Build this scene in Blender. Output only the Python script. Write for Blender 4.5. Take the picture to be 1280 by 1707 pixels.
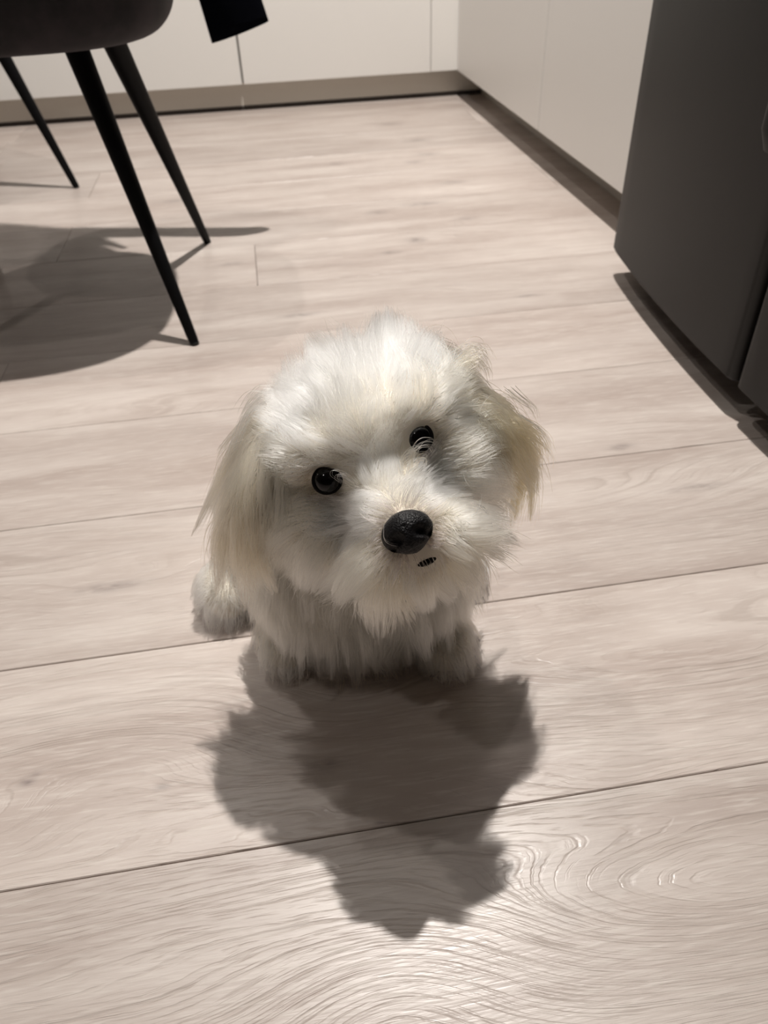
import bpy, bmesh, math, random
import numpy as np
from mathutils import Vector, Matrix

for o in list(bpy.data.objects):
    bpy.data.objects.remove(o)
S = bpy.context.scene
COL = S.collection
rng = np.random.default_rng(7)
random.seed(7)

# ------------------------------------------------------------------ camera
W_PX, H_PX, F_PX, CAM_H = 1280, 1707, 1261.5, 0.5
R_AX = np.array([0.98691279, -0.15793343, -0.03256048])
U_AX = np.array([0.1250446, 0.62204031, 0.77293577])
F_AX = np.array([0.10181847, 0.76689171, -0.63364825])
CAM = np.array([0, 0, CAM_H])

def ray(px, py):
    return (px - W_PX / 2) / F_PX * R_AX - (py - H_PX / 2) / F_PX * U_AX + F_AX
def at_z(px, py, z=0.0):
    d = ray(px, py); return CAM + (z - CAM_H) / d[2] * d
def at_y(px, py, y):
    d = ray(px, py); return CAM + y / d[1] * d

cd = bpy.data.cameras.new('camera')
cam = bpy.data.objects.new('camera', cd)
COL.objects.link(cam)
M = Matrix(((R_AX[0], U_AX[0], -F_AX[0], 0), (R_AX[1], U_AX[1], -F_AX[1], 0),
            (R_AX[2], U_AX[2], -F_AX[2], CAM_H), (0, 0, 0, 1)))
cam.matrix_world = M
cd.sensor_fit = 'HORIZONTAL'
cd.sensor_width = 36.0
cd.lens = F_PX / W_PX * 36.0
cd.clip_start = 0.01
cd.dof.use_dof = True
cd.dof.focus_distance = 0.455
cd.dof.aperture_fstop = 15.0
S.camera = cam

# ------------------------------------------------------------------ world, exposure
wd = bpy.data.worlds.new('world'); S.world = wd
wd.use_nodes = True
wd.node_tree.nodes['Background'].inputs['Color'].default_value = (0.9, 0.93, 1.0, 1)
wd.node_tree.nodes['Background'].inputs['Strength'].default_value = 0.02
S.view_settings.view_transform = 'Standard'
S.view_settings.look = 'None'
S.view_settings.gamma = 1.0
S.view_settings.use_curve_mapping = False
S.view_settings.exposure = 1.68
CEIL = 2.42

# ceiling spots: (x, y, watts, warm colour, cone degrees)
WARM = (1.0, 0.955, 0.905)
SPOTS = [(0.29, 1.36, 82, WARM, 125),
         (0.12, 0.86, 3.2, WARM, 120),
         (-1.05, 0.10, 5, WARM, 125),
         (-0.65, 1.45, 10, WARM, 125)]

# ------------------------------------------------------------------ helpers
def link(o, parent=None):
    COL.objects.link(o)
    if parent is not None:
        o.parent = parent
    return o
def tag(o, label=None, cat=None, group=None, kind=None):
    if label: o['label'] = label
    if cat: o['category'] = cat
    if group: o['group'] = group
    if kind: o['kind'] = kind
    return o
def empty(name, loc=(0, 0, 0), rz=0.0):
    o = bpy.data.objects.new(name, None); COL.objects.link(o)
    o.location = loc; o.rotation_euler = (0, 0, rz); o.empty_display_size = 0.05
    return o
def mobj(name, bm, mat, parent=None, smooth=False):
    me = bpy.data.meshes.new(name)
    bmesh.ops.recalc_face_normals(bm, faces=bm.faces)
    bm.to_mesh(me); bm.free()
    if smooth:
        for p in me.polygons: p.use_smooth = True
    me.materials.append(mat)
    return link(bpy.data.objects.new(name, me), parent)
def pobj(name, verts, faces, mat, parent=None, smooth=False):
    me = bpy.data.meshes.new(name)
    me.from_pydata([tuple(map(float, v)) for v in verts], [], [tuple(map(int, f)) for f in faces]); me.update()
    if smooth:
        for p in me.polygons: p.use_smooth = True
    me.materials.append(mat)
    return link(bpy.data.objects.new(name, me), parent)
def box_bm(x0, x1, y0, y1, z0, z1, bev=0.0, seg=2):
    bm = bmesh.new()
    bmesh.ops.create_cube(bm, size=1.0)
    for v in bm.verts:
        v.co = Vector((x0 + (v.co.x + .5) * (x1 - x0), y0 + (v.co.y + .5) * (y1 - y0), z0 + (v.co.z + .5) * (z1 - z0)))
    if bev > 0:
        bmesh.ops.bevel(bm, geom=list(bm.edges), offset=bev, segments=seg, profile=0.5, affect='EDGES')
    return bm
def tube(path, radii, seg=16, flat=None):
    """verts and faces of a capped tube along path"""
    path = [Vector(p) for p in path]
    V, Fc = [], []
    n = len(path)
    ref = Vector((0, 1, 0.02))
    for i, p in enumerate(path):
        t = (path[min(i + 1, n - 1)] - path[max(i - 1, 0)]).normalized()
        a = t.cross(ref).normalized(); b = t.cross(a)
        for k in range(seg):
            an = 2 * math.pi * k / seg
            V.append(p + (a * math.cos(an) + b * math.sin(an) * (flat or 1)) * radii[i])
    for i in range(n - 1):
        for k in range(seg):
            Fc.append((i * seg + k, i * seg + (k + 1) % seg, (i + 1) * seg + (k + 1) % seg, (i + 1) * seg + k))
    Fc.append(tuple(range(seg))[::-1]); Fc.append(tuple((n - 1) * seg + k for k in range(seg)))
    return V, Fc

# ------------------------------------------------------------------ materials
def new_mat(name, color=(.8, .8, .8), rough=.5, metal=0.0, spec=.5):
    m = bpy.data.materials.new(name); m.use_nodes = True
    b = m.node_tree.nodes['Principled BSDF']
    b.inputs['Base Color'].default_value = (*color, 1)
    b.inputs['Roughness'].default_value = rough
    b.inputs['Metallic'].default_value = metal
    b.inputs['Specular IOR Level'].default_value = spec
    return m, m.node_tree, b
class NB:
    """tiny node builder"""
    def __init__(s, nt): s.nt = nt
    def n(s, t, **kw):
        nd = s.nt.nodes.new(t)
        for k, v in kw.items(): setattr(nd, k, v)
        return nd
    def put(s, sock, v):
        if hasattr(v, 'is_linked') or isinstance(v, bpy.types.NodeSocket): s.nt.links.new(v, sock)
        else: sock.default_value = v
    def m(s, op, a, b=None, c=None, clamp=False):
        nd = s.n('ShaderNodeMath', operation=op); nd.use_clamp = clamp
        s.put(nd.inputs[0], a)
        if b is not None: s.put(nd.inputs[1], b)
        if c is not None: s.put(nd.inputs[2], c)
        return nd.outputs[0]
    def noise(s, vec, scale, detail=3, rough=.5, dist=0.0):
        nd = s.n('ShaderNodeTexNoise')
        s.put(nd.inputs['Vector'], vec)
        nd.inputs['Scale'].default_value = scale; nd.inputs['Detail'].default_value = detail
        nd.inputs['Roughness'].default_value = rough; nd.inputs['Distortion'].default_value = dist
        return nd.outputs['Fac']
    def xyz(s, x, y, z):
        nd = s.n('ShaderNodeCombineXYZ')
        for i, v in enumerate((x, y, z)): s.put(nd.inputs[i], v)
        return nd.outputs[0]
    def mixc(s, fac, a, b):
        nd = s.n('ShaderNodeMix', data_type='RGBA')
        s.put(nd.inputs[0], fac); s.put(nd.inputs[6], a); s.put(nd.inputs[7], b)
        return nd.outputs[2]
    def ramp(s, fac, lo, hi, a=0.0, b=1.0):
        nd = s.n('ShaderNodeMapRange'); nd.clamp = True
        s.put(nd.inputs[0], fac)
        for i, v in enumerate((lo, hi, a, b)): nd.inputs[i + 1].default_value = v
        return nd.outputs[0]
    def bump(s, h, strength, dist, normal=None):
        nd = s.n('ShaderNodeBump'); s.put(nd.inputs['Height'], h)
        nd.inputs['Strength'].default_value = strength; nd.inputs['Distance'].default_value = dist
        if normal is not None: s.put(nd.inputs['Normal'], normal)
        return nd.outputs[0]

def wood_material():
    m, nt, b = new_mat('pale_oak_laminate', rough=.42)
    q = NB(nt)
    geo = q.n('ShaderNodeNewGeometry'); sep = q.n('ShaderNodeSeparateXYZ')
    nt.links.new(geo.outputs['Position'], sep.inputs[0])
    X, Y = sep.outputs[0], sep.outputs[1]
    rnd = q.n('ShaderNodeObjectInfo').outputs['Random']
    off = q.m('MULTIPLY', rnd, 37.0)
    # slow wander of the grain direction
    lowv = q.xyz(q.m('MULTIPLY', X, 1.6), q.m('MULTIPLY', Y, 7.0), off)
    low = q.noise(lowv, 1.0, 2, .5)
    phase = q.m('ADD', Y, q.m('MULTIPLY', q.m('SUBTRACT', low, .5), .16))
    # growth figures: (pixel of the figure's centre, half length, half width, height)
    figs = [((670, 1690), .085, .055, -.055), ((1230, 1480), .16, .05, .075), ((1180, 1120), .20, .045, .06),
            ((150, 1250), .17, .05, -.06), ((560, 1170), .08, .05, .05), ((960, 830), .16, .05, .055),
            ((190, 975), .10, .028, .03), ((620, 330), .20, .05, .05), ((920, 570), .2, .04, .05)]
    for (p, sx, sy, amp) in figs:
        c = at_z(*p)
        dx = q.m('DIVIDE', q.m('SUBTRACT', X, float(c[0])), sx); dy = q.m('DIVIDE', q.m('SUBTRACT', Y, float(c[1])), sy)
        e = q.m('EXPONENT', q.m('MULTIPLY', q.m('ADD', q.m('MULTIPLY', dx, dx), q.m('MULTIPLY', dy, dy)), -1.0))
        phase = q.m('MULTIPLY_ADD', e, amp, phase)
    fine = q.noise(q.xyz(q.m('MULTIPLY', X, 14.0), q.m('MULTIPLY', Y, 45.0), off), 1.0, 3, .6)
    ph = q.m('MULTIPLY_ADD', fine, .006, phase)
    def grain(fx_, fy_, seed, detail=2, rough=.5):
        return q.noise(q.xyz(q.m('MULTIPLY', X, fx_), q.m('MULTIPLY', ph, fy_), q.m('ADD', off, seed)), 1.0, detail, rough)
    bands = grain(2.0, 38.0, 0.0, 3, .6)
    streak = grain(3.2, 150.0, 3.0, 4, .65)
    lines = q.ramp(grain(5.0, 300.0, 6.0, 2, .5), .56, .70)
    pores = q.ramp(grain(22.0, 620.0, 9.0, 2, .6), .56, .70)
    patch = q.ramp(q.noise(q.xyz(q.m('MULTIPLY', X, 2.6), q.m('MULTIPLY', Y, 11.0), off), 1.0, 3, .55), .40, .62)
    lines = q.m('MULTIPLY', lines, q.m('MULTIPLY_ADD', patch, .85, .15))
    fleck = q.noise(q.xyz(q.m('MULTIPLY', X, 34.0), q.m('MULTIPLY', Y, 380.0), off), 1.0, 2, .6)
    cloud = q.noise(q.xyz(q.m('MULTIPLY', X, 3.0), q.m('MULTIPLY', Y, 16.0), q.m('ADD', off, 4.0)), 1.0, 3, .6)
    base = q.mixc(q.ramp(cloud, .33, .68), (.44, .36, .318, 1), (.60, .525, .475, 1))
    base = q.mixc(q.m('MULTIPLY', q.ramp(bands, .50, .74), .42), base, (.36, .275, .235, 1))
    base = q.mixc(q.m('MULTIPLY', q.ramp(streak, .50, .75), .32), base, (.36, .28, .235, 1))
    base = q.mixc(q.m('MULTIPLY', q.ramp(fleck, .50, .72), .38), base, (.68, .62, .56, 1))
    base = q.mixc(q.m('MULTIPLY', lines, .30), base, (.27, .205, .17, 1))
    base = q.mixc(q.m('MULTIPLY', pores, .14), base, (.27, .205, .17, 1))
    # knots
    knots = [((1036, 745), .014, .006, .65), ((185, 978), .03, .006, .6), ((45, 1304), .0055, .0032, .85), ((62, 1288), .004, .0028, .7),
             ((636, 1373), .004, .003, .75), ((896, 1437), .004, .003, .35), ((1165, 812), .03, .006, .45), ((694, 400), .018, .014, .7),
             ((650, 421), .018, .007, .6), ((628, 354), .022, .012, .5), ((703, 340), .035, .010, .6), ((778, 364), .022, .012, .4),
             ((755, 304), .028, .012, .55), ((690, 270), .02, .016, .45), ((712, 257), .025, .016, .45), ((695, 234), .03, .016, .55),
             ((650, 207), .03, .018, .4), ((559, 273), .02, .014, .45), ((500, 525), .03, .007, .5), ((880, 493), .02, .005, .5),
             ((545, 1275), .012, .006, .5), ((270, 1312), .006, .003, .5), ((290, 335), .03, .012, .5), ((385, 440), .02, .008, .45)]
    nz = q.noise(q.xyz(q.m('MULTIPLY', X, 60.0), q.m('MULTIPLY', Y, 160.0), 0.0), 1.0, 2, .5)
    for (p, sx, sy, amp) in knots:
        c = at_z(*p)
        dx = q.m('DIVIDE', q.m('SUBTRACT', X, float(c[0])), sx); dy = q.m('DIVIDE', q.m('SUBTRACT', Y, float(c[1])), sy)
        e = q.m('EXPONENT', q.m('MULTIPLY', q.m('ADD', q.m('MULTIPLY', dx, dx), q.m('MULTIPLY', dy, dy)), -1.0))
        e = q.m('MULTIPLY', e, q.ramp(nz, .3, .55, .25, 1.0))
        base = q.mixc(q.m('MULTIPLY', e, amp), base, (.20, .16, .15, 1))
    tone = q.m('MULTIPLY_ADD', rnd, .16, .92)
    hsv = q.n('ShaderNodeHueSaturation'); q.put(hsv.inputs['Color'], base); q.put(hsv.inputs['Value'], tone)
    hsv.inputs['Saturation'].default_value = .9
    nt.links.new(hsv.outputs[0], b.inputs['Base Color'])
    hgt = q.m('SUBTRACT', q.m('MULTIPLY', fleck, .45), q.m('MULTIPLY_ADD', pores, .45, q.m('MULTIPLY', lines, .8)))
    nt.links.new(q.bump(hgt, .5, .0009), b.inputs['Normal'])
    nt.links.new(q.m('MULTIPLY_ADD', fleck, .25, .23), b.inputs['Roughness'])
    return m

M_WOOD = wood_material()
M_SUB = new_mat('dark_underlay', (.035, .028, .024), .9)[0]
M_WALL = new_mat('painted_wall', (.20, .19, .18), .85)[0]
M_CEIL = new_mat('matt_ceiling', (.34, .335, .33), .9)[0]
M_CAB, nt_, b_ = new_mat('white_satin_front', (.70, .68, .65), .42)
M_CARC = new_mat('cabinet_carcass', (.34, .33, .315), .6)[0]
M_PLINTH = new_mat('taupe_plinth', (.60, .565, .505), .5)[0]
M_TOP = new_mat('grey_worktop', (.33, .32, .31), .4)[0]
M_FRIDGE, nt_, b_ = new_mat('black_steel', (.009, .0085, .0082), .48, .25, .35)
q = NB(nt_); g = q.n('ShaderNodeNewGeometry'); mp = q.n('ShaderNodeMapping'); mp.inputs['Scale'].default_value = (40, 40, 900)
nt_.links.new(g.outputs['Position'], mp.inputs[0])
nt_.links.new(q.bump(q.noise(mp.outputs[0], 1.0, 2), .06, .0004), b_.inputs['Normal'])
M_FRIDGE_BODY = new_mat('black_plastic', (.012, .012, .012), .6)[0]
M_LEG, nt_, b_ = new_mat('black_powder_coat', (.004, .004, .0045), .5, spec=.10)
M_LAMP, nt_, b_ = new_mat('lamp_glow', (1, .9, .8), .5)
b_.inputs['Emission Color'].default_value = (1, .88, .72, 1); b_.inputs['Emission Strength'].default_value = 6.0
M_RING = new_mat('brushed_ring', (.7, .7, .7), .3, 1.0)[0]

M_VELVET, nt_, b_ = new_mat('aubergine_velvet', (.035, .026, .032), .85)
q = NB(nt_); tc = q.n('ShaderNodeTexCoord').outputs['Object']
cl = q.noise(tc, 22.0, 4, .6)
nt_.links.new(q.mixc(q.ramp(cl, .35, .65), (.007, .005, .0065, 1), (.022, .016, .019, 1)), b_.inputs['Base Color'])
b_.inputs['Sheen Weight'].default_value = .12; b_.inputs['Sheen Roughness'].default_value = .4
b_.inputs['Sheen Tint'].default_value = (.25, .2, .22, 1)
nt_.links.new(q.bump(q.noise(tc, 900.0, 2), .25, .0006), b_.inputs['Normal'])
M_CLOTH, nt_, b_ = new_mat('black_wool', (.002, .0025, .0045), .95, spec=.04)
q = NB(nt_); tc = q.n('ShaderNodeTexCoord').outputs['Object']
nt_.links.new(q.bump(q.noise(tc, 700.0, 2), .2, .0005), b_.inputs['Normal'])

# ------------------------------------------------------------------ room shell
XL, XR, YF, YB = -2.5, 1.24, -2.0, 3.18
fl = mobj('floor', box_bm(XL, XR, YF, YB, -.06, -.012), M_SUB); tag(fl, kind='structure')
fl['label'] = 'floor of pale oak planks'
for nm, bx_, mt in (('wall_back', (XL, XR, YB, YB + .1, -.06, CEIL), M_WALL), ('wall_front', (XL, XR, YF - .1, YF, -.06, CEIL), M_WALL),
                    ('wall_left', (XL - .1, XL, YF - .1, YB + .1, -.06, CEIL), M_WALL), ('wall_right', (XR, XR + .1, YF - .1, YB + .1, -.06, CEIL), M_WALL),
                    ('ceiling', (XL - .1, XR + .1, YF - .1, YB + .1, CEIL, CEIL + .1), M_CEIL)):
    tag(mobj(nm, box_bm(*bx_), mt), kind='structure')

# planks, each its own piece, joints where the photograph has them
PW, PL, J0 = .1935, 1.285, .2660
plank_meshes = {}
def plank(x0, x1, y0, y1):
    x0, x1 = max(x0, XL + .004), min(x1, XR - .004); y0, y1 = max(y0, YF + .004), min(y1, YB - .004)
    if x1 - x0 < .02 or y1 - y0 < .02: return
    L, Wd = round(x1 - x0, 4), round(y1 - y0, 4)
    me = plank_meshes.get((L, Wd))
    g = .00035
    if me is None:
        a, b2, ch = L / 2 - g, Wd / 2 - g, .0007
        V = [(-a, -b2, -.012), (a, -b2, -.012), (a, b2, -.012), (-a, b2, -.012),
             (-a, -b2, -ch), (a, -b2, -ch), (a, b2, -ch), (-a, b2, -ch),
             (-a + ch, -b2 + ch, 0), (a - ch, -b2 + ch, 0), (a - ch, b2 - ch, 0), (-a + ch, b2 - ch, 0)]
        Fc = [(3, 2, 1, 0), (8, 9, 10, 11)]
        for i in range(4):
            j = (i + 1) % 4
            Fc += [(i, j, 4 + j, 4 + i), (4 + i, 4 + j, 8 + j, 8 + i)]
        me = bpy.data.meshes.new('plank'); me.from_pydata(V, [], Fc); me.update()
        me.materials.append(M_WOOD); plank_meshes[(L, Wd)] = me
    o = bpy.data.objects.new('plank', me); link(o, fl); o.location = ((x0 + x1) / 2, (y0 + y1) / 2, 0)
ends = {4: -.39, 6: -.032, 7: -.39, 8: .62, 9: -.386, 5: .62, 3: .60, 2: .58, 1: -.75, 0: .6, 10: .64, 11: -.68, 12: .62}
k0 = int(math.floor((YF - J0) / PW)) + 1; k1 = int(math.ceil((YB - J0) / PW)) + 1
for k in range(k0, k1 + 1):
    y1 = J0 + k * PW; y0 = y1 - PW          # row k lies below joint k
    e = ends.get(k, random.uniform(-.6, .6))
    x = e - PL * math.ceil((e - XL) / PL)
    while x < XR:
        plank(x, x + PL, y0, y1); x += PL

# ------------------------------------------------------------------ cabinets
CH, CT = .075, .80
XC, XP, YC, YP = .6185, .706, 2.552, 2.592
def cabinet(name, label, group, body, doors):
    x0, x1, y0, y1 = body
    t = empty(name, ((x0 + x1) / 2, (y0 + y1) / 2, CH))
    tag(t, label, 'cabinet', group)
    o = t.location
    def loc(bm, nm, mt):
        ob = mobj(nm, bm, mt, t)
        ob.location = (-o.x, -o.y, -o.z)
        return ob
    loc(box_bm(x0, x1, y0, y1, CH + .002, CT), 'carcass', M_CARC)
    for d in doors:
        loc(box_bm(*d, CH, CT - .003, .0012, 2), 'door', M_CAB)
    return t
G = 'white base cabinets'
cabinet('base_cabinet', 'white base cabinet with one wide flat front behind the dark velvet chair', G, (-.823, -.0251, YC + .019, YB - .01), [(-.822, -.0278, YC, YC + .018)])
cabinet('base_cabinet', 'white base cabinet with one flat door behind the hanging black sleeve', G, (-.0249, .537, YC + .019, YB - .01), [(-.0222, .5365, YC, YC + .018)])
cabinet('base_cabinet', 'white base cabinet with flat doors running along the back wall past the chairs', G, (-1.62, -.825, YC + .019, YB - .01), [(-1.62, -1.224, YC, YC + .018), (-1.221, -.825, YC, YC + .018)])
cabinet('base_cabinet', 'white base cabinet of the side run next to the inner corner', G, (XC + .019, XR - .01, 1.777, YC + .0), [(XC, XC + .018, 1.7780, YC - .001)])
cabinet('base_cabinet', 'white base cabinet of the side run next to the black fridge', G, (XC + .019, XR - .01, 1.165, 1.774), [(XC, XC + .018, 1.166, 1.7725)])
fp = mobj('corner_filler', box_bm(  .5385, XC + .017, YC + .002, YC + .020, CH, CT - .003, .001), M_CAB)
tag(fp, 'narrow recessed white filler strip in the inner corner between cabinet runs', 'filler panel')
tag(mobj('baseboard_back', box_bm(-1.62, XP, YP, YP + .016, 0, CH + .001), M_PLINTH), kind='structure')
tag(mobj('baseboard_right', box_bm(XP, XP + .016, 1.165, YP, 0, CH + .001), M_PLINTH), kind='structure')
mobj('shadow_gap_strip', box_bm(-1.62, XP, YP - .0015, YP - .0001, 0, .012), M_SUB, bpy.data.objects['baseboard_back'])  # added dark strip, stands in for the shadow gap along the plinth's foot
wt = bmesh.new()
ov = .02
pts = [(-1.62, YC - ov), (XC - ov, YC - ov), (XC - ov, 1.163), (XR - .005, 1.163), (XR - .005, YB - .005), (-1.62, YB - .005)]
bot = [wt.verts.new((x, y, CT + .001)) for x, y in pts]; top = [wt.verts.new((x, y, CT + .039)) for x, y in pts]
wt.faces.new(bot); wt.faces.new(top)
for i in range(6): wt.faces.new((bot[i], bot[(i + 1) % 6], top[(i + 1) % 6], top[i]))
tag(mobj('worktop', wt, M_TOP), 'grey kitchen worktop lying on the white base cabinets', 'worktop')

# ------------------------------------------------------------------ fridge with two bowed doors
FYC, FZ0, FZ1 = .706, .042, 1.78
def fx(y): return .5085 + .165 * (y - FYC) ** 2
fr = empty('fridge', (.85, FYC, 0)); tag(fr, 'black side-by-side fridge with two bowed doors standing proud of the white cabinets', 'fridge')
def fpart(nm, bm_or, mt, parent=fr):
    ob = mobj(nm, bm_or, mt, parent); 
    if parent is fr: ob.location = (-.85, -FYC, 0)
    return ob
fpart('body', box_bm(.592, 1.22, .268, 1.144, .045, 1.77, .004), M_FRIDGE_BODY)
def door_mesh(y0, y1):
    # outline in plan, rounded vertical edges
    out = []
    rr = .012
    n = 24
    ys = [y0 + rr + (y1 - y0 - 2 * rr) * i / n for i in range(n + 1)]
    def arc(yc, xc, a0, a1):
        return [(xc - rr * math.cos(a), yc + rr * math.sin(a)) for a in np.linspace(a0, a1, 6)]
    out += arc(y0 + rr, fx(y0) + rr, -math.pi / 2, 0)
    out += [(fx(y), y) for y in ys[1:-1]]
    out += arc(y1 - rr, fx(y1) + rr, 0, math.pi / 2)
    out += [(.586, y1), (.586, y0)]
    bm = bmesh.new()
    rows = []
    for z, ins in ((FZ0, .004), (FZ0 + .004, 0), (FZ1 - .004, 0), (FZ1, .004)):
        rows.append([bm.verts.new((x + (ins if x < .58 else 0), y, z)) for x, y in out])
    for a, b2 in zip(rows[:-1], rows[1:]):
        for i in range(len(out)):
            j = (i + 1) % len(out); bm.faces.new((a[i], a[j], b2[j], b2[i]))
    bm.faces.new(rows[0]); bm.faces.new(rows[-1])
    return bm
for (a, b2, hy) in ((FYC + .0045, 1.148, FYC + .030), (.264, FYC - .0045, FYC - .030)):
    d = fpart('door', door_mesh(a, b2), M_FRIDGE)
    for p in d.data.polygons: p.use_smooth = True
    m_ = d.modifiers.new('split', 'EDGE_SPLIT'); m_.split_angle = math.radians(40)
    hx_ = fx(hy) - .016
    V, Fc = tube([(fx(hy) + .002, hy, .292), (hx_ + .006, hy, .295), (hx_, hy, .31), (hx_, hy, 1.50), (hx_ + .006, hy, 1.512), (fx(hy) + .002, hy, 1.515)], [.009] * 6, 12)
    pobj('handle', V, Fc, M_FRIDGE_BODY, d, True)
for (x, y) in ((.61, .30), (.61, 1.11), (1.18, .30), (1.18, 1.11)):
    V, Fc = tube([(x, y, 0), (x, y, .047)], [.016, .014], 12)
    o = pobj('foot', V, Fc, M_FRIDGE_BODY, fr); o.location = (-.85, -FYC, 0)

# ------------------------------------------------------------------ dining chairs (seat shell, cushion rim, four tapered legs)
def superellipse(t, a, b, e=3.2):
    c, s = math.cos(t), math.sin(t)
    return a * math.copysign(abs(c) ** (2 / e), c), b * math.copysign(abs(s) ** (2 / e), s)
def chair(name, label, cx, cy, rz, feet, tops):
    """seat faces local -x, back on local +x"""
    t = empty(name, (cx, cy, 0), rz); tag(t, label, 'chair', 'dark velvet dining chairs')
    n = 48
    prof = [(.0, .360), (.62, .360), (.80, .362), (.90, .369), (.965, .385), (.995, .41), (1.0, .435), (.985, .455), (.94, .472), (.85, .480), (.5, .482), (.0, .484)]
    bm = bmesh.new(); rows = []
    for s, z in prof:
        if s == 0: rows.append([bm.verts.new((0, 0, z))]); continue
        rows.append([bm.verts.new((*[v * s for v in superellipse(2 * math.pi * k / n, .200, .229)], z)) for k in range(n)])
    for a, b2 in zip(rows[:-1], rows[1:]):
        for k in range(n):
            j = (k + 1) % n
            if len(a) == 1: bm.faces.new((a[0], b2[j], b2[k]))
            elif len(b2) == 1: bm.faces.new((a[k], a[j], b2[0]))
            else: bm.faces.new((a[k], a[j], b2[j], b2[k]))
    st_ = mobj('seat', bm, M_VELVET, t, True); sm_ = st_.modifiers.new('soft', 'SUBSURF'); sm_.levels = 2; sm_.render_levels = 2
    # curved backrest shell
    bm = bmesh.new(); nu, nv = 20, 12
    def bp(u, v, inner):
        an = (u - .5) * 1.9
        z = .45 + v * (.40 - .10 * abs(2 * u - 1) ** 2.5)
        rr_ = .205 - inner * .035
        x = rr_ * math.cos(an) * 1.0 + .02 + v * .085; y = rr_ * math.sin(an) * 1.05
        return (x, y, z)
    O = [[bm.verts.new(bp(i / nu, j / nv, 0)) for i in range(nu + 1)] for j in range(nv + 1)]
    I = [[bm.verts.new(bp(i / nu, j / nv, 1)) for i in range(nu + 1)] for j in range(nv + 1)]
    for j in range(nv):
        for i in range(nu):
            bm.faces.new((O[j][i], O[j][i + 1], O[j + 1][i + 1], O[j + 1][i])); bm.faces.new((I[j][i], I[j + 1][i], I[j + 1][i + 1], I[j][i + 1]))
    for i in range(nu):
        bm.faces.new((O[0][i], I[0][i], I[0][i + 1], O[0][i + 1])); bm.faces.new((O[nv][i], O[nv][i + 1], I[nv][i + 1], I[nv][i]))
    for j in range(nv):
        bm.faces.new((O[j][0], O[j + 1][0], I[j + 1][0], I[j][0])); bm.faces.new((O[j][nu], I[j][nu], I[j + 1][nu], O[j + 1][nu]))
    bk = mobj('backrest', bm, M_VELVET, t, True)
    mm = bk.modifiers.new('round', 'BEVEL'); mm.width = .012; mm.segments = 3; mm.limit_method = 'ANGLE'
    # mounting frame under the seat, then the legs
    mobj('mounting_plate', box_bm(-.07, .07, -.07, .07, .354, .361, .002), M_LEG, t)
    Rz = Matrix.Rotation(-rz, 3, 'Z')
    for (f, tp) in zip(feet, tops):
        f = Rz @ (Vector(f) - Vector((cx, cy, 0))); tp = Rz @ (Vector(tp) - Vector((cx, cy, 0)))
        d = (tp - f); up = f + d * ((.362 - f.z) / d.z)
        V, Fc = tube([f + Vector((0, 0, .0005)), f.lerp(up, .02), f.lerp(up, .5), up], [.0062, .0072, .0112, .0160], 14)
        lg = pobj('leg', V, Fc, M_LEG, t, True)
        lg.modifiers.new('split', 'EDGE_SPLIT').split_angle = math.radians(50)
        V, Fc = tube([f, f + d * .006], [.0068, .0070], 12)
        pobj('foot_cap', V, Fc, M_FRIDGE_BODY, lg)
    return t
fA, fB = at_z(325, 574), at_z(346, 404)
tA, tB = at_z(135, 100, .344), at_z(200, 92, .338)
cxc = -.314; cyc = (fA[1] + fB[1]) / 2
mir = lambda p: (2 * cxc - p[0], p[1], p[2])
chair('dining_chair', 'dark aubergine velvet dining chair with splayed black legs beside the dog', cxc, cyc, math.pi / 2,
      [fA, fB, mir(fA), mir(fB)], [tA, tB, mir(tA), mir(tB)])
f3 = at_z(128, 313)
th2 = math.radians(7)
c2 = (f3[0] - .297 * math.cos(th2), f3[1] + .297 * math.sin(th2))
ft, tt = [], []
for k in range(4):
    an = k * math.pi / 2 - th2
    ft.append((c2[0] + .297 * math.cos(an), c2[1] + .297 * math.sin(an), 0)); tt.append((c2[0] + .195 * math.cos(an), c2[1] + .195 * math.sin(an), .36))
chair('dining_chair', 'dining chair half hidden behind the nearer velvet seat, one thin black leg showing', c2[0], c2[1], math.pi / 4 - th2 + math.pi, ft, tt)

# black jacket over the first chair's backrest, one sleeve hanging out past the seat
JO = Vector((cxc, cyc + .27, .85))
jk = empty('jacket', JO); tag(jk, 'black jacket hung over the chair backrest with one sleeve hanging down', 'jacket')
def jpart(nm, V, Fc):
    return pobj(nm, [Vector(v) - JO for v in V], Fc, M_CLOTH, jk, True)
def shell(u, v, off):                      # the backrest's own curve, moved outwards by off
    an = (u - .5) * 1.9
    z = .45 + v * (.40 - .10 * abs(2 * u - 1) ** 2.5)
    rr_ = .205 + off
    lx, ly = rr_ * math.cos(an) + .02 + v * .085, rr_ * math.sin(an) * 1.05
    return Vector((cxc - ly, cyc + lx, z))
nu = 20
prof = [(.30, .010, 0), (.5, .010, 0), (.7, .010, 0), (.9, .010, 0), (1.0, .010, .004), (1.0, .002, .012), (1.0, -.035, .012), (1.0, -.045, .004), (.9, -.045, 0), (.75, -.045, 0), (.6, -.045, 0)]
V, Fc = [], []
for side in (0, 1):
    for (v, off, dz) in prof:
        for j in range(nu + 1):
            u = .06 + .88 * j / nu
            ex = .006 * side + .002 * math.sin(19 * u) * side
            p = shell(u, v, off + (ex if off > -.01 else -ex))
            V.append(p + Vector((0, 0, dz + (ex if dz else 0))))
L = len(prof) * (nu + 1); nr = len(prof)
for i in range(nr - 1):
    for j in range(nu):
        a = i * (nu + 1) + j; b2 = a + nu + 1
        Fc += [(a, a + 1, b2 + 1, b2), (L + a, L + b2, L + b2 + 1, L + a + 1)]
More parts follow.
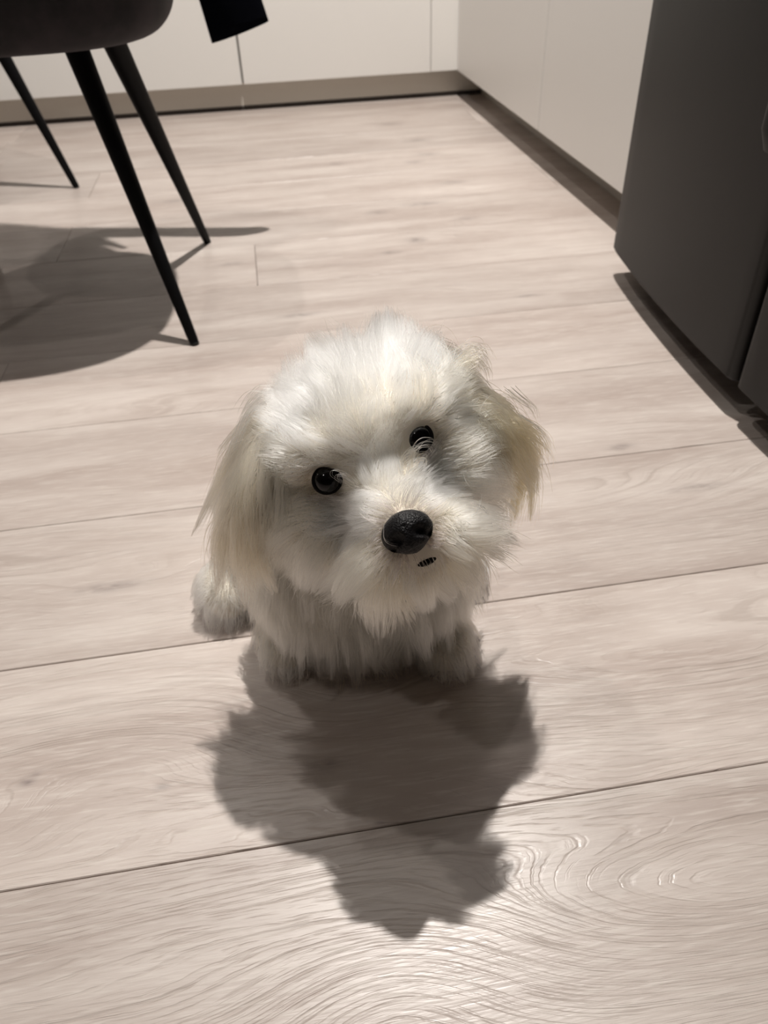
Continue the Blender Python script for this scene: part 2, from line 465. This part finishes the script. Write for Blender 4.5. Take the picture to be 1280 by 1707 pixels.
for j in range(nu):
    Fc.append((j, L + j, L + j + 1, j + 1)); e = (nr - 1) * (nu + 1) + j; Fc.append((e, e + 1, L + e + 1, L + e))
for i in range(nr - 1):
    a = i * (nu + 1); b2 = a + nu + 1
    Fc.append((a, b2, L + b2, L + a)); Fc.append((a + nu, L + a + nu, L + b2 + nu, b2 + nu))
jpart('body_panel', V, Fc)
sy = cyc + .235
pl, pr, ql, qr = (at_y(*p, sy) for p in ((353, 72), (448, 35), (331, -2), (436, -2)))
V, Fc = [], []
seg, ns = 28, 16
top_c = np.array(shell(.10, .80, .03)); top_w = np.array([.050, -.02, 0])
for i in range(ns + 1):
    s = i / ns
    c0 = (pl + pr) / 2; w0 = (pr - pl) / 2
    c1 = (ql + qr) / 2; w1 = (qr - ql) / 2
    if s < .2: c = c0 + (c1 - c0) * s / .2; w = w0 + (w1 - w0) * s / .2
    else:
        k = (s - .2) / .8
        c = (1 - k) * (c1 + (c1 - c0) / .2 * .8 * k * .7) + k * top_c; w = w1 * (1 - k) + top_w * k
    for q_ in range(seg):
        an = 2 * math.pi * q_ / seg
        fold = 1 + .05 * math.sin(3 * an + 6 * s)
        V.append(c + w * math.cos(an) + np.array([0, .020 * math.sin(an) * fold, 0]))
for i in range(ns):
    for q_ in range(seg):
        a = i * seg + q_; b2 = i * seg + (q_ + 1) % seg
        Fc.append((a, b2, b2 + seg, a + seg))
Fc.append(tuple(range(seg))[::-1]); Fc.append(tuple(ns * seg + q_ for q_ in range(seg)))
jpart('sleeve', V, Fc)

# ------------------------------------------------------------------ downlights in the ceiling
for i, (x, y, wts, colr, cone) in enumerate(SPOTS):
    t = empty('downlight', (x, y, CEIL))
    tag(t, 'small round recessed ceiling downlight ' + ('above the floor between the dog and the back cabinets', 'above the dog and the fridge front',
        'far from every cabinet and chair', 'directly above the velvet dining chairs')[i], 'ceiling light', 'recessed ceiling downlights')
    bm = bmesh.new()
    ri, ro, n = .030, .042, 32
    rowz = []
    for (rr_, z) in ((ri, -.001), (ri, -.006), (ro - .004, -.006), (ro, -.001)):
        rowz.append([bm.verts.new((rr_ * math.cos(2 * math.pi * k / n), rr_ * math.sin(2 * math.pi * k / n), z)) for k in range(n)])
    for a in range(4):
        for k in range(n): bm.faces.new((rowz[a][k], rowz[a][(k + 1) % n], rowz[(a + 1) % 4][(k + 1) % n], rowz[(a + 1) % 4][k]))
    mobj('ring', bm, M_RING, t, True)
    bm = bmesh.new(); bmesh.ops.create_circle(bm, cap_ends=True, segments=32, radius=.0298)
    for v in bm.verts: v.co.z = -.002
    mobj('lens', bm, M_LAMP, t)
    ld = bpy.data.lights.new('downlight_beam', 'SPOT'); ld.energy = wts; ld.color = colr
    ld.spot_size = math.radians(cone); ld.spot_blend = .5; ld.shadow_soft_size = .022
    lo = bpy.data.objects.new('downlight_beam', ld); link(lo, t); lo.location = (0, 0, -.012)

# ------------------------------------------------------------------ dog
def unit(v):
    v = np.asarray(v, float); return v / np.linalg.norm(v, axis=-1, keepdims=True)
EYE_PX, EYE_D = (621, 765), .455
rE = ray(*EYE_PX)
E0 = CAM + EYE_D * rE
hz = -unit(rE)
rp = unit(R_AX - (R_AX @ hz) * hz); up_ = np.cross(hz, rp)
al = math.radians(24.7)
hx = math.cos(al) * rp + math.sin(al) * up_
hy = -math.sin(al) * rp + math.cos(al) * up_
HR = np.array([hx, hy, hz])                       # rows: head axes
def hw(a, b, c): return E0 + a * hx + b * hy + c * hz
I3 = np.eye(3)
GRAV = np.array([0, 0, -1.0])
PR = []                                           # (kind, data..., region)
def ell(c, rad, reg, R=I3): PR.append(('e', np.array(c, float), np.array(rad, float), R, reg))
def cone(p0, p1, r0, r1, reg): PR.append(('c', np.array(p0, float), np.array(p1, float), r0, r1, reg))
HEAD, MUZ, EARL, EARR, CHEST, BACK, LEG, PAW, HIND = range(9)
# head
ell(hw(.009, .012, -.050), (.064, .050, .056), HEAD, HR)
ell(hw(.004, .015, -.024), (.051, .032, .031), HEAD, HR)
ell(hw(-.030, .0190, -.009), (.020, .010, .014), HEAD, HR)
ell(hw(.030, .0190, -.009), (.020, .010, .014), HEAD, HR)
ell(hw(-.044, -.024, -.038), (.030, .032, .030), HEAD, HR)
ell(hw(.044, -.024, -.038), (.030, .032, .030), HEAD, HR)
cone(hw(0, -.020, -.020), hw(0, -.046, .020), .031, .018, MUZ)
ell(hw(-.017, -.058, .014), (.020, .017, .019), MUZ, HR)
ell(hw(.017, -.058, .014), (.020, .017, .019), MUZ, HR)
ell(hw(0, -.066, .004), (.021, .015, .018), MUZ, HR)
# ears: flat flaps hanging with gravity
def ear(p0, p1, reg, wid, thick, out):
    p0, p1 = np.array(p0), np.array(p1)
    ax = unit(p1 - p0); o = unit(out - (out @ ax) * ax); s = np.cross(ax, o)
    ell((p0 + p1) / 2, (np.linalg.norm(p1 - p0) / 2, thick, wid), reg, np.array([ax, o, s]))
ear(hw(-.044, .060, -.055), hw(-.098, -.006, -.038), EARL, .030, .011, -hx + .3 * hz)
ear(hw(.050, .056, -.055), hw(.090, -.032, -.048), EARR, .030, .011, hx + .3 * hz)
# trunk
sk = hw(0, .005, -.055)
cone((.045, .47, .135), sk, .056, .046, CHEST)
ell((.040, .450, .084), (.083, .064, .074), CHEST)
cone((.042, .485, .125), (.034, .60, .085), .068, .076, BACK)
ell((.034, .615, .075), (.082, .075, .070), BACK)
cone((.03, .67, .06), (.015, .74, .075), .022, .014, BACK)
# front legs and paws
cone((.000, .462, .100), (-.026, .446, .022), .030, .019, LEG)
ell((-.029, .432, .0165), (.020, .027, .0165), PAW)
cone((.082, .455, .100), (.095, .420, .022), .030, .019, LEG)
ell((.100, .406, .0165), (.020, .027, .0165), PAW)
# hind legs
ell((-.040, .555, .060), (.036, .058, .056), HIND)
cone((-.056, .535, .024), (-.078, .490, .0175), .022, .0175, PAW)
ell((-.080, .506, .020), (.021, .026, .019), PAW)
ell((.112, .555, .060), (.036, .058, .056), HIND)
cone((.125, .535, .024), (.136, .492, .0175), .022, .0175, PAW)

def prim_sd(pr, P):
    if pr[0] == 'e':
        q_ = (P - pr[1]) @ pr[3].T
        k0 = np.linalg.norm(q_ / pr[2], axis=-1); k1_ = np.linalg.norm(q_ / pr[2] ** 2, axis=-1) + 1e-9
        return k0 * (k0 - 1) / k1_
    p0, p1, r0, r1 = pr[1:5]
    ba = p1 - p0
    h = np.clip(((P - p0) @ ba) / (ba @ ba), 0, 1)
    return np.linalg.norm(P - p0 - h[..., None] * ba, axis=-1) - (r0 + (r1 - r0) * h)
def sdf(P, k=.012):
    d = None
    for pr in PR:
        e = prim_sd(pr, P)
        if d is None: d = e
        else:
            h = np.clip(.5 + .5 * (e - d) / k, 0, 1)
            d = e * (1 - h) + d * h - k * h * (1 - h)
    return d
def grad(P, eps=.0008):
    g_ = np.stack([sdf(P + eps * v) - sdf(P - eps * v) for v in I3], -1)
    return unit(g_ + 1e-12)

# one continuous skin by surface nets
VS = .0045
lo, hi = np.array([-.15, .26, -.01]), np.array([.22, .78, .34])
N = np.ceil((hi - lo) / VS).astype(int)
gx = [lo[i] + VS * np.arange(N[i]) for i in range(3)]
GP = np.stack(np.meshgrid(*gx, indexing='ij'), -1)
D = np.concatenate([sdf(GP[i:i + 1].reshape(-1, 3)).reshape(1, N[1], N[2]) for i in range(N[0])])
D = np.maximum(D, .0005 - GP[..., 2])            # flat soles on the floor
ins = D < 0
cs = np.zeros(tuple(N - 1), int); acc = np.zeros(tuple(N - 1) + (3,)); cnt = np.zeros(tuple(N - 1))
corners = [(i, j, k) for i in (0, 1) for j in (0, 1) for k in (0, 1)]
sl = lambda c: tuple(slice(c[a], N[a] - 1 + c[a]) for a in range(3))
for c in corners:
    for a in range(3):
        if c[a]: continue
        c2_ = list(c); c2_[a] = 1
        d0, d1 = D[sl(c)], D[sl(c2_)]
        cr = (d0 < 0) != (d1 < 0)
        t_ = np.where(cr, d0 / np.where(cr, d0 - d1, 1), 0)
        for b_i in range(3):
            acc[..., b_i] += np.where(cr, (t_ if b_i == a else c[b_i]), 0)
        cnt += cr
act = cnt > 0
idx = -np.ones(act.shape, int); idx[act] = np.arange(act.sum())
ijk = np.argwhere(act)
SV = lo + VS * (ijk + acc[act] / cnt[act][:, None])
SV[:, 2] = np.maximum(SV[:, 2], .0004)
FQ = []
for a in range(3):
    b_, c_ = (a + 1) % 3, (a + 2) % 3
    s0 = [slice(1, N[i] - 1) for i in range(3)]; s0[a] = slice(0, N[a] - 1)
    s1 = list(s0); s1[a] = slice(1, N[a])
    i0, i1 = ins[tuple(s0)], ins[tuple(s1)]
    e = np.argwhere(i0 != i1)
    flip = i0[tuple(e.T)]
    e = e + np.array([1 if i != a else 0 for i in range(3)])
    ob, oc = np.zeros(3, int), np.zeros(3, int); ob[b_] = 1; oc[c_] = 1
    qd = np.stack([idx[tuple((e - ob - oc).T)], idx[tuple((e - oc).T)], idx[tuple(e.T)], idx[tuple((e - ob).T)]], 1)
    qd[~flip] = qd[~flip][:, ::-1]
    FQ.append(qd)
FQ = np.concatenate(FQ)

M_SKIN, nt_, b_ = new_mat('undercoat', (.74, .68, .58), .8, spec=.1)
dog = empty('dog', (.04, .50, 0)); tag(dog, 'small fluffy white dog with cream ears sitting on the floor with head tilted', 'dog')
DO = np.array([.04, .50, 0])
def dpart(nm, V, Fc, mt, parent=dog, smooth=True):
    V = np.asarray(V, float) - (DO if parent is dog else 0)
    o = pobj(nm, V, Fc, mt, parent, smooth)
    return o
body = dpart('body', SV, FQ, M_SKIN)

# ---- eyes, eyelids, nose, lip, tag
M_EYE, nt_, b_ = new_mat('dark_eye', (.0025, .002, .002), .10, spec=.28)
M_LID = new_mat('dark_eyelid', (.008, .006, .005), .85, spec=.15)[0]
M_NOSE, nt_, b_ = new_mat('black_nose_leather', (.0055, .005, .0058), .46, spec=.25)
q = NB(nt_); tcn = q.n('ShaderNodeTexCoord').outputs['Object']
vor = q.n('ShaderNodeTexVoronoi'); q.put(vor.inputs['Vector'], tcn); vor.inputs['Scale'].default_value = 900
nt_.links.new(q.bump(vor.outputs['Distance'], .7, .0006), b_.inputs['Normal'])
def uvs(n=24, m=16):
    V, Fc = [], []
    for i in range(m + 1):
        th = math.pi * i / m
        for k in range(n):
            ph = 2 * math.pi * k / n; V.append((math.sin(th) * math.cos(ph), math.cos(th), math.sin(th) * math.sin(ph)))
    for i in range(m):
        for k in range(n): Fc.append((i * n + k, i * n + (k + 1) % n, (i + 1) * n + (k + 1) % n, (i + 1) * n + k))
    return np.array(V), Fc
ER = .0086
EYES = [hw(-.0300, 0, -.001), hw(.0300, 0, -.001)]
for ec in EYES:
    V, Fc = uvs()
    eo = dpart('eye', ec + ER * (V @ HR), Fc, M_EYE)
    # lid ring
    TV, TF = [], []
    nu_, nv_ = 28, 10
    for i in range(nu_):
        a = 2 * math.pi * i / nu_
        cen = ec + (ER * .95) * (math.cos(a) * hx + .93 * math.sin(a) * hy) + .0025 * hz
        dr = math.cos(a) * hx + math.sin(a) * hy
        for k in range(nv_):
            b2 = 2 * math.pi * k / nv_
            TV.append(cen + .0014 * (math.cos(b2) * dr + math.sin(b2) * hz))
    for i in range(nu_):
        for k in range(nv_):
            TF.append((i * nv_ + k, ((i + 1) % nu_) * nv_ + k, ((i + 1) % nu_) * nv_ + (k + 1) % nv_, i * nv_ + (k + 1) % nv_))
    lid = dpart('eyelid', TV, TF, M_LID)
    lid.parent = eo
NC = hw(.0005, -.0452, .038)
V, Fc = uvs(72, 48)
nx, ny_, nz_ = V[:, 0], V[:, 1], V[:, 2]
wid = np.where(ny_ > 0, 1.0, 1.0 - .32 * ny_ ** 2)
P = np.stack([nx * .0150 * wid, ny_ * .0122, nz_ * .0105], 1)
P[:, 2] += .0022 * np.clip(1 - np.abs(nx) * 1.1, 0, 1) * (ny_ > -.8)
for sg in (-1, 1):                               # nostrils and side slits
    dn = np.exp(-(((P[:, 0] - sg * .0068) / .0030) ** 2 + ((P[:, 1] + .0030) / .0026) ** 2)) + .8 * np.exp(-(((P[:, 0] - sg * .0112) / .0026) ** 2 + ((P[:, 1] + .0058) / .0018) ** 2))
    P[:, 2] -= np.where(nz_ > 0, .0066 * dn, 0)
P[:, 2] -= np.where((nz_ > 0) & (ny_ < .3), .0014 * np.exp(-(P[:, 0] / .0012) ** 2), 0)
tilt = math.radians(-14)
Rt = np.array([[1, 0, 0], [0, math.cos(tilt), -math.sin(tilt)], [0, math.sin(tilt), math.cos(tilt)]])
nose = dpart('nose', NC + (P @ Rt.T) @ HR, Fc, M_NOSE)
# lower lip, a dark curved sliver showing below the nose
LV, LF = [], []
nl = 18
for i in range(nl + 1):
    s = i / nl * 2 - 1
    cen = hw(.004 + s * .0115, -.0655 + .0040 * s * s, .0295 - .004 * s * s)
    rr_ = .0026 * math.sqrt(max(1 - s * s, .02))
    for k in range(10):
        a = 2 * math.pi * k / 10; LV.append(cen + rr_ * (math.cos(a) * hy + math.sin(a) * hz))
for i in range(nl):
    for k in range(10): LF.append((i * 10 + k, i * 10 + (k + 1) % 10, (i + 1) * 10 + (k + 1) % 10, (i + 1) * 10 + k))
LF += [tuple(range(10))[::-1], tuple(nl * 10 + k for k in range(10))]
dpart('lip', LV, LF, M_LID)

# ---- fur
M_FUR = bpy.data.materials.new('fur'); M_FUR.use_nodes = True
nt_ = M_FUR.node_tree; nt_.nodes.clear(); q = NB(nt_)
outn = q.n('ShaderNodeOutputMaterial'); hb = q.n('ShaderNodeBsdfHairPrincipled')
try: hb.model = 'CHIANG'
except Exception: pass
hb.parametrization = 'COLOR'
atn = q.n('ShaderNodeAttribute', attribute_name='fur_color')
nt_.links.new(atn.outputs['Color'], hb.inputs['Color'])
hb.inputs['Roughness'].default_value = .38; hb.inputs['Radial Roughness'].default_value = .55
hb.inputs['Random Roughness'].default_value = .2
nt_.links.new(hb.outputs[0], outn.inputs['Surface'])

# sample roots on the skin
tri = np.concatenate([FQ[:, [0, 1, 2]], FQ[:, [0, 2, 3]]])
A_, B_, C_ = SV[tri[:, 0]], SV[tri[:, 1]], SV[tri[:, 2]]
area = np.linalg.norm(np.cross(B_ - A_, C_ - A_), axis=1) / 2
cen = (A_ + B_ + C_) / 3
NP = 9                                            # points per strand

def head_co(P): return (P - E0) @ HR.T
def regions(P):
    ds = np.stack([prim_sd(pr, P) for pr in PR], -1)
    reg = np.array([pr[-1] for pr in PR])
    return reg[np.argmin(ds, -1)]
def vnoise(P, f, seed):
    """cheap smooth vector noise from a few random waves"""
    g_ = np.random.default_rng(seed)
    out = np.zeros(P.shape[:-1] + (3,))
    for _ in range(6):
        k = g_.normal(size=3) * f; ph = g_.uniform(0, 6.28, 3); am = g_.normal(size=3)
        out += am * np.sin((P @ k)[..., None] + ph)
    return out / 2.4

def grow(P, nrm, reg, g_, lenmul=1.0):
    n = len(P)
    h = head_co(P); a, b, c = h.T
    Q = np.array([0, -.034, .034])
    rad = h - Q; rad = unit(rad); radw = rad @ HR
    headish = np.isin(reg, (HEAD, MUZ, EARL, EARR))
    L = np.full(n, .03); lift = np.full(n, .55); wg = np.full(n, .5); curl = np.full(n, .35); clump = np.full(n, .74)
    comb = np.tile(GRAV, (n, 1)).astype(float)
    col = np.tile(np.array([.935, .905, .80]), (n, 1))
    # head
    mh = reg == HEAD
    comb[mh] = radw[mh]
    crown = np.clip((b - .012) / .04, 0, 1)
    side = np.clip((np.abs(a) - .03) / .03, 0, 1)
    L = np.where(mh, .022 + .008 * crown + .006 * side * (1 - crown), L)
    wg = np.where(mh, .12 + .75 * side * (1 - .6 * crown), wg)
    lift = np.where(mh, .45 + .25 * crown, lift)
    # between and around the eyes: short
    for ec in EYES:
        de = np.linalg.norm(h - head_co(ec[None])[0], axis=1)
        f = np.clip((de - .012) / .022, 0, 1)
        below = (b < .004)
        L = np.where(mh | (reg == MUZ), L * np.where(below | (f > 0), .30 + .70 * f, 1), L)
        lift = np.where((mh | (reg == MUZ)), lift * (.35 + .65 * f), lift)
    bridge = np.exp(-((a / .014) ** 2 + ((b + .005) / .018) ** 2))
    L = np.where(mh, L * (1 - .5 * bridge), L)
    # muzzle: radiates from the nose
    mm_ = reg == MUZ
    comb[mm_] = radw[mm_]
    dn = np.linalg.norm(h - head_co(NC[None])[0], axis=1)
    L = np.where(mm_, .010 + .022 * np.clip((dn - .016) / .025, 0, 1) * np.where((np.abs(a) < .016) & (b < -.056), .45, 1), L)
    L = np.where(mm_ & (b > -.036) & (np.abs(a) < .020), .015, L)
    wg = np.where(mm_, .12 + .25 * np.clip(np.abs(a) / .02, 0, 1), wg)
    wg = np.where(mm_ & (b > -.036), .05, wg)
    lift = np.where(mm_, .50, lift)
    # ears
    for rg, sg in ((EARL, -1), (EARR, 1)):
        me_ = reg == rg
        comb[me_] = unit(GRAV + (.12 if sg < 0 else .45) * sg * hx + .10 * hz)
        L = np.where(me_, .056, L); lift = np.where(me_, .20 if sg < 0 else .34, lift); wg = np.where(me_, .9, wg); curl = np.where(me_, .6, curl); clump = np.where(me_, .84, clump)
    # trunk and legs
    mc = reg == CHEST
    comb[mc] = unit(np.array([0, -.18, -1.0]) + 0 * P[mc]); L = np.where(mc, .042, L); lift = np.where(mc, .42, lift)
    mb = reg == BACK
    comb[mb] = unit(np.array([0, .5, -.8])); L = np.where(mb, .034, L)
    ml = np.isin(reg, (LEG, HIND))
    comb[ml] = unit(np.array([0, -.25, -1.0])); L = np.where(ml, .028, L)
    mp_ = reg == PAW
    comb[mp_] = unit(np.array([0, -.8, -.4])); L = np.where(mp_, np.where(P[:, 1] > .46, .017, .016), L); lift = np.where(mp_, .5, lift)
    # colours
    ear_m = np.isin(reg, (EARL, EARR))
    low = np.clip((.03 - b) / .06, 0, 1)
    def mix(m_, w, cl):
        w = (w * m_)[:, None]; col[:] = col * (1 - w) + w * np.array(cl)
    mix(ear_m, .60 + .35 * low, (.56, .36, .15))
    mix(mh & (np.abs(a) > .036) & (b < .03), .45 * np.ones(n), (.68, .50, .28))
    mix(mm_, np.clip((-.056 - b) / .02, 0, 1) * .6, (.58, .42, .22))
    mix(mm_ & (np.abs(a) > .013) & (b < -.04), .50 * np.ones(n), (.64, .47, .25))
    mix(mm_, np.exp(-(np.maximum(dn - .014, 0) / .006) ** 2) * .85, (.20, .14, .14))
    for sg, ec in ((-1, EYES[0]), (1, EYES[1])):
        inner = head_co(ec[None])[0] + np.array([-sg * .009, -.009, 0])
        w = np.exp(-(np.linalg.norm((h - inner) / np.array([.012, .011, .04]), axis=1)) ** 2)
        mix(mh | mm_, .90 * w, (.16, .095, .075))
        de = np.linalg.norm(h - head_co(ec[None])[0], axis=1)
        mix(mh | mm_, .7 * np.exp(-((de - .010) / .0045) ** 2), (.07, .05, .045))
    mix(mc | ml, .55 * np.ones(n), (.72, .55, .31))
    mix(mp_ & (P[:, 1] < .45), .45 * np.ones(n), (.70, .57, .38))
    mix(mh, .30 * np.exp(-((a - .0) / .012) ** 2 - ((b - .035) / .02) ** 2), (.72, .60, .36))
    col *= g_.uniform(.86, 1.04, (n, 1)); np.clip(col, .02, .965, out=col)
    # integrate
    L = L * g_.uniform(.68, 1.18, n) * lenmul * np.where(g_.random(n) < .07, 1.35, 1.0)
    tang = comb - (comb * nrm).sum(1, keepdims=True) * nrm
    nzv = vnoise(P, 130, 5)
    d = unit(nrm * lift[:, None] + unit(tang + 1e-9) * (1 - lift[:, None]) + np.where(mh | ear_m, .30, .20)[:, None] * nzv + .10 * g_.normal(size=(n, 3)))
    pts = np.zeros((n, NP, 3)); pts[:, 0] = P - nrm * .0012
    st = (L / (NP - 1))[:, None]
    axis = unit(g_.normal(size=(n, 3)) * .4 + vnoise(P, 90, 9))
    for i in range(1, NP):
        t = i / (NP - 1)
        pull = comb * .22 + GRAV * (.26 * wg[:, None]) + np.cross(axis, d) * (curl[:, None] * .28) + .05 * g_.normal(size=(n, 3))
        d = unit(d + pull * (.5 + t))
        p = pts[:, i - 1] + d * st
        sd_ = sdf(p)
        bad = sd_ < .0012
        if bad.any():
            gg = grad(p[bad]); p[bad] += gg * (.0016 - sd_[bad])[:, None]
        p[:, 2] = np.maximum(p[:, 2], .0008)
        d = unit(p - pts[:, i - 1])
        pts[:, i] = p
    return pts, col, clump

def sample(n, w):
    pr = area * w; pr = pr / pr.sum()
    f = rng.choice(len(tri), n, p=pr)
    u = rng.random((n, 1)); v = rng.random((n, 1)); m_ = (u + v) > 1; u = np.where(m_, 1 - u, u); v = np.where(m_, 1 - v, v)
    return A_[f] + u * (B_[f] - A_[f]) + v * (C_[f] - A_[f])
creg = regions(cen)
dens = np.select([creg == HEAD, creg == MUZ, np.isin(creg, (EARL, EARR)), creg == CHEST, creg == BACK], [2.3, 3.0, 2.2, 1.5, .9], 1.0)
dens = np.where(cen[:, 2] < .003, 0, dens)

def build_fur(n_str, n_guide):
    Pr = sample(n_str, dens); Gr = sample(n_guide, dens)
    Pn, Gn = grad(Pr), grad(Gr)
    rP, rG = regions(Pr), regions(Gr)
    gp, _, _ = grow(Gr, Gn, rG, np.random.default_rng(21), 1.12)
    pts, col, clump = grow(Pr, Pn, rP, np.random.default_rng(22))
    best = np.zeros(n_str, int)
    for i in range(0, n_str, 4000):
        dd = ((Pr[i:i + 4000, None] - Gr[None]) ** 2).sum(-1) + 1e-3 * (rP[i:i + 4000, None] != rG[None])
        best[i:i + 4000] = np.argmin(dd, 1)
    t = np.linspace(0, 1, NP)[None, :, None]
    cw = clump[:, None, None] * rng.uniform(.35, 1.2, (n_str, 1, 1)) * t ** 1.3
    gpt = gp[best]
    tgt = gpt - gpt[:, :1] + pts[:, :1] * (1 - .85 * t) + gpt[:, :1] * (.85 * t)
    pts = pts * (1 - np.clip(cw, 0, .95)) + tgt * np.clip(cw, 0, .95)
    # keep eyes, nose and lip clear
    hp = head_co(pts)
    keep = np.ones(n_str, bool)
    luck = rng.random(n_str)
    for ec in EYES:
        he = head_co(ec[None])[0]
        rr_ = np.hypot(hp[..., 0] - he[0], hp[..., 1] - he[1])
        hit = ((rr_ < .0090) & (hp[..., 2] > he[2] - .003)).any(1)
        keep &= ~(hit & (luck > .006))
        keep &= ~(rr_[:, 0] < .0095)
    hn = head_co(NC[None])[0]
    e = ((hp[..., 0] - hn[0]) / .0150) ** 2 + ((hp[..., 1] - hn[1]) / .0125) ** 2
    keep &= ~(((e < .72) & (hp[..., 2] > .030)).any(1) & (luck > .004))
    lipm = (np.abs(hp[..., 0] - .004) < .010) & (np.abs(hp[..., 1] + .0665) < .0035) & (hp[..., 2] > .02)
    keep &= ~(lipm.any(1) & (luck > .18))
    return pts[keep], col[keep], rP[keep]

def fur_object(name, pts, col, parent, r0=.00019):
    n = len(pts)
    cu = bpy.data.hair_curves.new(name)
    cu.add_curves([pts.shape[1]] * n)
    cu.attributes['position'].data.foreach_set('vector', (pts - DO).astype(np.float32).ravel())
    t = np.linspace(0, 1, pts.shape[1])
    rad = (r0 * (1 - .85 * t ** 1.5))[None] * rng.uniform(.7, 1.3, (n, 1))
    ra = cu.attributes.get('radius') or cu.attributes.new('radius', 'FLOAT', 'POINT')
    ra.data.foreach_set('value', rad.astype(np.float32).ravel())
    ca = cu.attributes.new('fur_color', 'FLOAT_COLOR', 'CURVE')
    ca.data.foreach_set('color', np.concatenate([col, np.ones((n, 1))], 1).astype(np.float32).ravel())
    cu.materials.append(M_FUR)
    o = bpy.data.objects.new(name, cu); link(o, parent)
    return o
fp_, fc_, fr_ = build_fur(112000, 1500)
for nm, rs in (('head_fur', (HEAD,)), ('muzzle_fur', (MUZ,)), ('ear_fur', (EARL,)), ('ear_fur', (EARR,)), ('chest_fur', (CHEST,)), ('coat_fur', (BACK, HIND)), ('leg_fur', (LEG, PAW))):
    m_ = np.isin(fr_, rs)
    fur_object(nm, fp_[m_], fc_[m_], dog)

# ---- curled tear hairs, stray whiskers, collar
def hpx(px, py, c):
    d = ray(px, py); t = ((E0 - CAM) @ hz + c) / (d @ hz); return CAM + t * d
def wisp(ctrl, n, spread, colr, g_):
    ctrl = np.array([hpx(*c) for c in ctrl]); m_ = len(ctrl)
    tt_ = np.linspace(0, m_ - 1, 14); out = []
    def cat(t):
        i = min(int(t), m_ - 2); f = t - i
        p = [ctrl[max(i - 1, 0)], ctrl[i], ctrl[i + 1], ctrl[min(i + 2, m_ - 1)]]
        return .5 * (2 * p[1] + (p[2] - p[0]) * f + (2 * p[0] - 5 * p[1] + 4 * p[2] - p[3]) * f * f + (3 * p[1] - p[0] - 3 * p[2] + p[3]) * f ** 3)
    base = np.array([cat(t) for t in tt_])
    for _ in range(n):
        o = g_.normal(size=3) * spread; o2 = g_.normal(size=3) * spread
        w_ = np.linspace(0, 1, 14)[:, None]
        sc = g_.uniform(.75, 1.08)
        out.append(base[0] + (base - base[0]) * sc + o * (1 - .6 * w_) + o2 * w_ * .6)
    return np.array(out), np.tile(np.array(colr), (n, 1)) * g_.uniform(.85, 1.1, (n, 1))
gw = np.random.default_rng(77)
WS = [([(685, 796, .008), (687, 756, .017), (700, 737, .019), (719, 735, .016), (728, 745, .012)], 14, .0011, (.74, .62, .44)),
      ([(676, 796, .008), (667, 770, .014), (679, 751, .017), (697, 744, .017)], 12, .0011, (.78, .68, .5)),
      ([(691, 788, .008), (697, 767, .014), (710, 763, .015), (711, 777, .012)], 9, .0010, (.7, .56, .38)),
      ([(680, 800, .010), (668, 786, .014), (664, 772, .014)], 9, .0012, (.78, .68, .5)),
      ([(596, 808, .010), (576, 791, .014), (558, 786, .015), (554, 795, .014), (567, 805, .012)], 6, .0009, (.74, .68, .6)),
      ([(598, 824, .010), (594, 810, .013), (583, 804, .014), (572, 797, .014), (560, 795, .013)], 5, .0009, (.7, .6, .5)),
      ([(770, 868, .028), (795, 855, .030), (803, 830, .03), (800, 826, .029)], 2, .0004, (.85, .8, .7)),
      ([(785, 838, .02), (812, 850, .022), (826, 885, .018), (815, 922, .01)], 3, .0008, (.10, .08, .07)),
      ([(640, 872, .045), (640, 900, .046), (652, 912, .045), (672, 915, .044)], 2, .0002, (.8, .76, .7)),
      ([(865, 690, -.03), (880, 700, -.03), (897, 712, -.032), (912, 735, -.036)], 9, .0012, (.5, .42, .33)),
      ([(850, 650, -.03), (872, 668, -.03), (888, 680, -.032), (894, 698, -.034)], 14, .0018, (.75, .66, .5)),
      ([(765, 600, -.035), (785, 583, -.035), (803, 582, -.036), (812, 600, -.036)], 60, .0036, (.74, .56, .34)),
      ([(770, 612, -.032), (792, 600, -.032), (806, 612, -.033), (810, 630, -.034)], 50, .0034, (.70, .52, .32)),
      ([(455, 655, -.03), (430, 655, -.03), (412, 672, -.031), (402, 690, -.032)], 30, .0026, (.80, .76, .66)),
      ([(440, 672, -.028), (415, 690, -.028), (398, 720, -.029), (385, 760, -.03)], 40, .003, (.80, .76, .66))]
wp, wc = zip(*[wisp(*a_, gw) for a_ in WS])
fur_object('stray_hair', np.concatenate(wp), np.concatenate(wc), dog, .00014)

# collar under the neck fur, its small dark tag peeking out below the chin
M_COLLAR = new_mat('brown_leather', (.045, .028, .020), .55)[0]
nc = np.array([.046, .452, .152]); nax = unit(sk - np.array([.045, .47, .135]))
e1 = unit(np.cross(nax, np.array([1.0, 0, 0]))); e2 = np.cross(nax, e1)
CV, CF = [], []
for i in range(40):
    a = 2 * math.pi * i / 40; dr = math.cos(a) * e1 + math.sin(a) * e2
    for (w_, h_) in ((.058, -.005), (.061, -.005), (.061, .005), (.058, .005)): CV.append(nc + dr * w_ + nax * h_)
for i in range(40):
    for k in range(4): CF.append((i * 4 + k, ((i + 1) % 40) * 4 + k, ((i + 1) % 40) * 4 + (k + 1) % 4, i * 4 + (k + 1) % 4))
collar = dpart('collar', CV, CF, M_COLLAR)
tp = hpx(690, 1001, -.012)
TV, TF = [], []
for zz in (-.001, .001):
    for i in range(20):
        a = 2 * math.pi * i / 20; TV.append(tp + .0055 * math.cos(a) * hx + .0045 * math.sin(a) * hy + zz * hz)
TF = [tuple(range(20))[::-1], tuple(range(20, 40))] + [(i, (i + 1) % 20, 20 + (i + 1) % 20, 20 + i) for i in range(20)]
tg = dpart('collar_tag', TV, TF, M_COLLAR); tg.parent = collar
